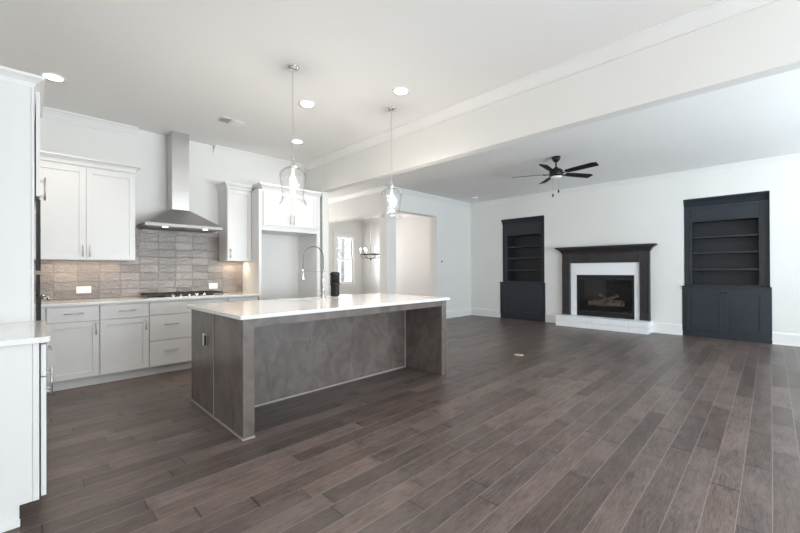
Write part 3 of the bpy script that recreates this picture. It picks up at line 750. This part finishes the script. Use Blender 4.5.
# ---------------------------------------------------------------- ceiling fan
fx, fy = 6.058, 2.46
t = thing('ceiling_fan', 'dark five-blade ceiling fan in the living room', 'ceiling fan', (fx, fy, ZC))
MB().lathe([(.02, ZC-.085), (.035, ZC-.080), (.062, ZC-.04), (.07, ZC-.0005)], (fx, fy, 0), 24).build('canopy', 'fan_metal', t)
MB().lathe([(.012, 2.90), (.012, ZC-.0855)], (fx, fy, 0), 12).build('downrod', 'fan_metal', t)
MB().lathe([(.03, 2.9), (.045, 2.885), (.08, 2.865), (.102, 2.845), (.108, 2.775), (.095, 2.750)], (fx, fy, 0), 28).build('motor_housing', 'fan_metal', t)
MB().lathe([(.088, 2.7495), (.086, 2.737), (.06, 2.723), (.001, 2.716)], (fx, fy, 0), 24).build('light_bowl', 'frost', t, label='white frosted glass bowl')
for i in range(5):
    a = math.radians(42+72*i); ca, sa_ = math.cos(a), math.sin(a)
    def T(r, w, z, ca=ca, sa_=sa_): return (fx+ca*r-sa_*w, fy+sa_*r+ca*w, 2.80+z)
    pit = math.tan(math.radians(13))
    out = [(.17, -.045), (.30, -.058), (.62, -.066), (.685, -.040), (.665, .064), (.30, .056), (.17, .045)]
    m = MB(T)
    m.loft([[(r, w, w*pit*-1-.004) for r, w in out], [(r, w, w*pit*-1+.004) for r, w in out]])
    b = sub(m.build('blade', 'blade', t), t)
    MB(T).box(.112, .20, -.018, .018, -.016, -.006).build('blade_bracket', 'fan_metal', b)
for (ox, oy, zz) in ((-.035, .04, 2.475), (.045, -.02, 2.545)):
    c_ = sub(MB().tube([(fx+ox, fy+oy, 2.72), (fx+ox, fy+oy, zz)], .002, 5).build('pull_chain', 'nickel', t), t)
    MB().lathe([(.003, zz-.001), (.012, zz-.015), (.012, zz-.045), (.004, zz-.055)], (fx+ox, fy+oy, 0), 10).build('pull_knob', 'black', c_)

t = thing('smoke_detector', 'white round smoke detector on the living room ceiling corner', 'smoke detector', (7.914, 5.237, ZC))
MB().lathe([(.05, ZC-.035), (.065, ZC-.022), (.068, ZC-.0005)], (7.914, 5.237, 0), 24).build('cover', 'white_plastic', t)
MB().lathe([(.02, ZC-.038), (.02, ZC-.0355)], (7.914, 5.237, 0), 16).build('sensor_grille', 'trim', t)

t = thing('thermostat', 'small white thermostat with black dial on the wall right of the opening', 'thermostat', (7.36, LY, 1.42))
MB().box(7.325, 7.415, LY-.010, LY-.0005, 1.415, 1.50).build('back_plate', 'white_plastic', t)
MB().prism([(7.385+.022*math.cos(a), 1.462+.022*math.sin(a)) for a in [2*PI*i/16 for i in range(16)]], 1, LY-.022, LY-.0105).build('dial', 'black', t)

t = thing('floor_outlet', 'round brass floor outlet cover in the living room planks', 'floor outlet', (5.056, 2.604, 0))
MB().lathe([(.068, .0005), (.066, .005), (.056, .006), (.001, .006)], (5.056, 2.604, 0), 28).build('cover', 'brass', t)
MB().box(5.02, 5.09, 2.60, 2.608, .0062, .0075).build('lid_slot', 'nickel', t, bevel=0)

# ---------------------------------------------------------------- chandelier in the dining room
cx_, cy_ = 7.1, 8.30
t = thing('chandelier', 'dark candle-arm chandelier hanging in the dining room beyond', 'chandelier', (cx_, cy_, ZC))
MB().lathe([(.02, ZC-.03), (.06, ZC-.01), (.065, ZC-.0005)], (cx_, cy_, 0), 20).build('canopy', 'fan_metal', t)
MB().lathe([(.008, 1.60), (.008, ZC-.0305)], (cx_, cy_, 0), 10).build('stem', 'nickel', t)
MB().lathe([(.001, 1.53), (.02, 1.545), (.014, 1.565), (.028, 1.585), (.012, 1.5995)], (cx_, cy_, 0), 14).build('finial', 'fan_metal', t)
MB().tube([(cx_+.29*math.cos(a), cy_+.29*math.sin(a), 1.715) for a in [2*PI*i/32 for i in range(32)]], .012, 8, closed=True).build('ring', 'fan_metal', t)
for i in range(6):
    a = math.radians(135+60*i); c_, s_ = math.cos(a), math.sin(a)
    arm = sub(MB().tube([(cx_+c_*r, cy_+s_*r, z) for r, z in ((.012, 1.60), (.10, 1.60), (.20, 1.605), (.27, 1.64), (.30, 1.70), (.303, 1.735))], .008, 8).build('arm', 'fan_metal', t), t)
    MB().lathe([(.025, 1.7355), (.028, 1.742), (.011, 1.744), (.011, 1.82)], (cx_+c_*.303, cy_+s_*.303, 0), 12).build('candle_sleeve', 'white_plastic', arm)
    MB().lathe([(.008, 1.8205), (.018, 1.85), (.012, 1.885), (.001, 1.91)], (cx_+c_*.303, cy_+s_*.303, 0), 12).build('bulb', 'bulb', arm, label='lit candle bulb')
l = bpy.data.lights.new('chandelier_glow', 'POINT'); l.energy = 25; l.color = (1, .90, .80); l.shadow_soft_size = .25
lo = bpy.data.objects.new('chandelier_glow', l); C.objects.link(lo); lo.location = (cx_, cy_, 2.1)

# ---------------------------------------------------------------- built-in bookcases
def bookcase(y0, label):
    t = thing('built_in_bookcase', label, 'bookcase', (FX, y0+NW/2, 0), 'dark built-in bookcases')
    y1 = y0+NW; xb = FX+.41; xf = FX+.09; e = .003
    a0, a1 = y0+.135, y1-.12        # opening between stiles
    bt = 2.118; sb = .965
    dk = 'darkblue'
    MB().box(xf+.0225, xb, y0+e, y0+.03, .952, NZ-e).box(xf+.0225, xb, y1-.03, y1-e, .952, NZ-e).box(xb-.02, xb-.0005, y0+.0305, y1-.0305, .952, NZ-e).box(xf+.0225, xb-.0205, y0+.0305, y1-.0305, bt+.0, bt+.03).box(xf+.0225, xb-.021, y0+.031, a0, .952, bt).box(xf+.0225, xb-.021, a1, y1-.031, .952, bt).build('upper_carcass', 'darkblue_in', t)
    f = MB().box(xf, xf+.022, y0+e, a0, .952, bt).box(xf, xf+.022, a1, y1-e, .952, bt).box(xf, xf+.022, y0+e, y1-e, bt, NZ-e)
    f.box(xf, xf+.022, a0, a1, .952, sb)
    f.build('face_frame', dk, t, bevel=.002)
    # applied panels on stiles and frieze
    p = MB()
    def bead(p0, p1, z0, z1, w=.010):
        p.box(xf-.011, xf-.0005, p0, p1, z0, z0+w).box(xf-.011, xf-.0005, p0, p1, z1-w, z1).box(xf-.011, xf-.0005, p0, p0+w, z0+w, z1-w).box(xf-.011, xf-.0005, p1-w, p1, z0+w, z1-w)
    bead(y0+.045, a0-.022, 1.0, 2.09); bead(a1+.022, y1-.035, 1.0, 2.09); bead(y0+.11, y1-.10, 2.15, 2.36)
    p.build('panel_moulding', dk, t)
    pr = [(0, 2.41), (.012, 2.415), (.020, 2.44), (.045, 2.49), (.072, 2.515), (.080, 2.525), (.080, NZ-e), (0, NZ-e)]
    MB().prism([(xf-.0005-d, z) for d, z in pr], 1, y0+e, y1-e).build('crown', dk, t)
    for z in (1.830, 1.540, 1.235):
        MB().box(xf+.03, xb-.021, a0+.002, a1-.002, z-.018, z+.018).build('shelf', dk, t, bevel=.003)
    # base
    b0, b1 = y0-.017, y1+.017
    MB().box(FX-.012, xb, b0, b1, .10, .905).build('base_carcass', dk, t, bevel=.002)
    MB().box(FX-.002, FX+.02, b0+.01, b1-.01, .0005, .0995).build('toe_kick', dk, t)
    MB().box(FX-.035, xb, b0, b1, .9055, .934).box(xf-.001, xb, y0+e, y1-e, .934, .951).build('top', dk, t, bevel=.003)
    T = FXm(FX-.0125); mid = (y0+y1)/2
    for q0, q1, ky in ((y0+.06, mid-.002, mid-.035), (mid+.002, y1-.05, mid+.035)):
        d = sub(shaker(T, q0, q1, .125, .85, rail=.065, rec=.013).build('door', dk, t), t)
        MB(T).tube([(ky, .02, .818), (ky, .032, .818), (ky, .036, .818), (ky, .046, .818)], [.007, .007, .018, .016], 12).build('knob', 'black', d, label='small black round knob')
    return t
b2 = bookcase(N2, 'charcoal blue built-in bookcase right of the fireplace, three shelves')
copy_tree(b2, (FX, N1+NW/2, 0), 'charcoal blue built-in bookcase left of the fireplace, next to room corner')
t = thing('wall_outlet', 'black outlet inside the right bookcase below its lowest shelf', 'outlet', (FX+.38, .93, 1.14))
MB().box(FX+.383, FX+.3885, .885, .955, 1.10, 1.21).build('cover_plate', 'black', t)
MB().box(FX+.380, FX+.3825, .90, .94, 1.12, 1.19).build('receptacle', 'iron', t)

# ---------------------------------------------------------------- fireplace
FC = 2.53
t = thing('fireplace', 'fireplace with charcoal wood mantel, white surround and raised white hearth', 'fireplace', (FX, FC, 0))
g = .0008
h0, h1 = 1.655, 3.400
hb_ = MB().box(8.33, FX-g, h0+.02, h1-.02, .002, .222)
js = [h0-.005, 1.98, 2.66, h1+.005]
for i in range(3):
    hb_.box(8.31, FX-g, js[i]+.005, js[i+1]-.001, .0005, .108).box(8.30, FX-g, js[i]+.002, js[i+1]-.002, .120, .228)
hb_.build('hearth', 'white_brick', t, bevel=.006)
wy0, wy1, fy0, fy1, fzb, fzt, wzt = 1.86, 3.20, 1.955, 3.065, .245, 1.125, 1.385
s_ = MB(); xs = FX-.05
s_.box(xs, FX-g, wy0, fy0, .2285, fzt).box(xs, FX-g, fy1, wy1, .2285, fzt).box(xs, FX-g, wy0, wy1, fzt+.0005, wzt)
s_.build('surround', 'white_brick', t, bevel=.003)
# firebox: black frame, lining, glass, logs
xf = FX-.045
f = MB().box(xf-.012, FX-.004, fy0+.001, fy1-.001, .2290, .33).box(xf-.012, FX-.004, fy0+.001, fy1-.001, 1.055, fzt-.001).box(xf-.012, FX-.004, fy0+.001, fy0+.035, .3305, 1.0545).box(xf-.012, FX-.004, fy1-.035, fy1-.001, .3305, 1.0545)
fo = sub(f.build('firebox_frame', 'firebox', t), t)
for i in range(5): MB().box(xf-.016, xf-.0125, fy0+.04, fy1-.04, .246+.015*i, .253+.015*i).build('louvre', 'black', fo, bevel=0)
for i in range(3): MB().box(xf-.016, xf-.0125, fy0+.04, fy1-.04, 1.068+.015*i, 1.075+.015*i).build('louvre', 'black', fo, bevel=0)

li = MB().box(FX+.36, FX+.38, fy0+.003, fy1-.003, .333, 1.052).box(FX+.0, FX+.3595, fy0+.003, fy0+.02, .333, 1.052).box(FX+.0, FX+.3595, fy1-.02, fy1-.003, .333, 1.052)
li.box(FX, FX+.3595, fy0+.0205, fy1-.0205, .333, .35).box(FX, FX+.3595, fy0+.0205, fy1-.0205, 1.035, 1.052)
li.build('firebox_lining', 'firebrick', t, bevel=0)
MB().box(xf-.006, xf-.002, fy0+.036, fy1-.036, .3310, 1.0540).build('glass_front', 'pane', t, bevel=0)
gr = MB().box(FX+.05, FX+.07, 2.12, 2.90, .42, .435).box(FX+.22, FX+.24, 2.12, 2.90, .42, .435)
for i in range(9): gr.box(FX+.05, FX+.24, 2.14+.09*i, 2.152+.09*i, .4355, .45)
for y in (2.14, 2.88):
    for x in (FX+.055, FX+.225): gr.box(x, x+.012, y-.006, y+.006, .3505, .42)
gr.build('log_grate', 'iron', t)
def log(p, q, r, seed):
    rd = random.Random(seed); P0 = Vector(p); P1 = Vector(q); n = 8
    pts = [tuple(P0.lerp(P1, i/n)+Vector((rd.uniform(-.006, .006), 0, rd.uniform(-.006, .006)))) for i in range(n+1)]
    rr = [r*rd.uniform(.9, 1.1) for _ in pts]
    o = sub(MB().tube(pts, rr, 12).build('log', 'log', t), t)
    d = (P1-P0).normalized()
    for s_, e_ in ((-1, P0), (1, P1)):
        MB().tube([tuple(e_+d*s_*.001), tuple(e_+d*s_*.004)], r*.82, 12, smooth=False).build('log_end', 'log_end', o, bevel=0)
x = FX+.10
log((x, 2.86, .51), (x+.02, 2.42, .50), .052, 1)
log((x-.02, 2.56, .50), (x+.0, 2.18, .515), .058, 2)
log((x+.12, 2.80, .53), (x+.12, 2.25, .53), .055, 3)
log((x-.01, 2.62, .56), (x+.06, 2.30, .68), .034, 4)
log((x+.0, 2.44, .56), (x+.07, 2.66, .70), .032, 5)
# mantel
xl = FX-.085
for a, b in ((1.685, 1.855), (3.205, 3.375)):
    m = MB().box(xl, FX-g, a, b, .2290, 1.60)
    m.box(xl-.018, xl-.0005, a, b, .2290, .33).box(xl-.012, xl-.0005, a, b, 1.385, 1.40)
    m.box(xl-.014, xl-.0005, a, a+.03, .3305, 1.384).box(xl-.008, xl-.0005, b-.03, b, .3305, 1.384)
    m.box(xl-.014, xl-.0005, a+.075, b-.075, .3305, 1.384)
    m.build('mantel_leg', 'mantel', t, bevel=.002)
fr = MB().box(xl+.010, FX-g, 1.8555, 3.2045, 1.3860, 1.60)
for a in (1.857, 2.29, 2.74, 3.173): fr.box(xl, xl+.0095, a, a+.03, 1.3860, 1.60)
for a, b in ((1.8875, 2.2895), (2.3205, 2.7395), (2.7705, 3.1725)): fr.box(xl, xl+.0095, a, b, 1.3860, 1.405).box(xl, xl+.0095, a, b, 1.57, 1.60)
fr.build('mantel_frieze', 'mantel', t, bevel=.002)
m = MB()
m.loft([[(xl-d, 1.685-d, z), (FX-g, 1.685-d, z), (FX-g, 3.375+d, z), (xl-d, 3.375+d, z)] for d, z in ((0, 1.6005), (.012, 1.605), (.018, 1.625), (.040, 1.66), (.075, 1.69), (.095, 1.70), (.095, 1.7095))])
m.build('mantel_crown', 'mantel', t, bevel=0)
MB().box(xl-.115, FX-g, 1.685-.12, 3.375+.12, 1.71, 1.742).build('mantel_shelf', 'mantel', t, bevel=.003)
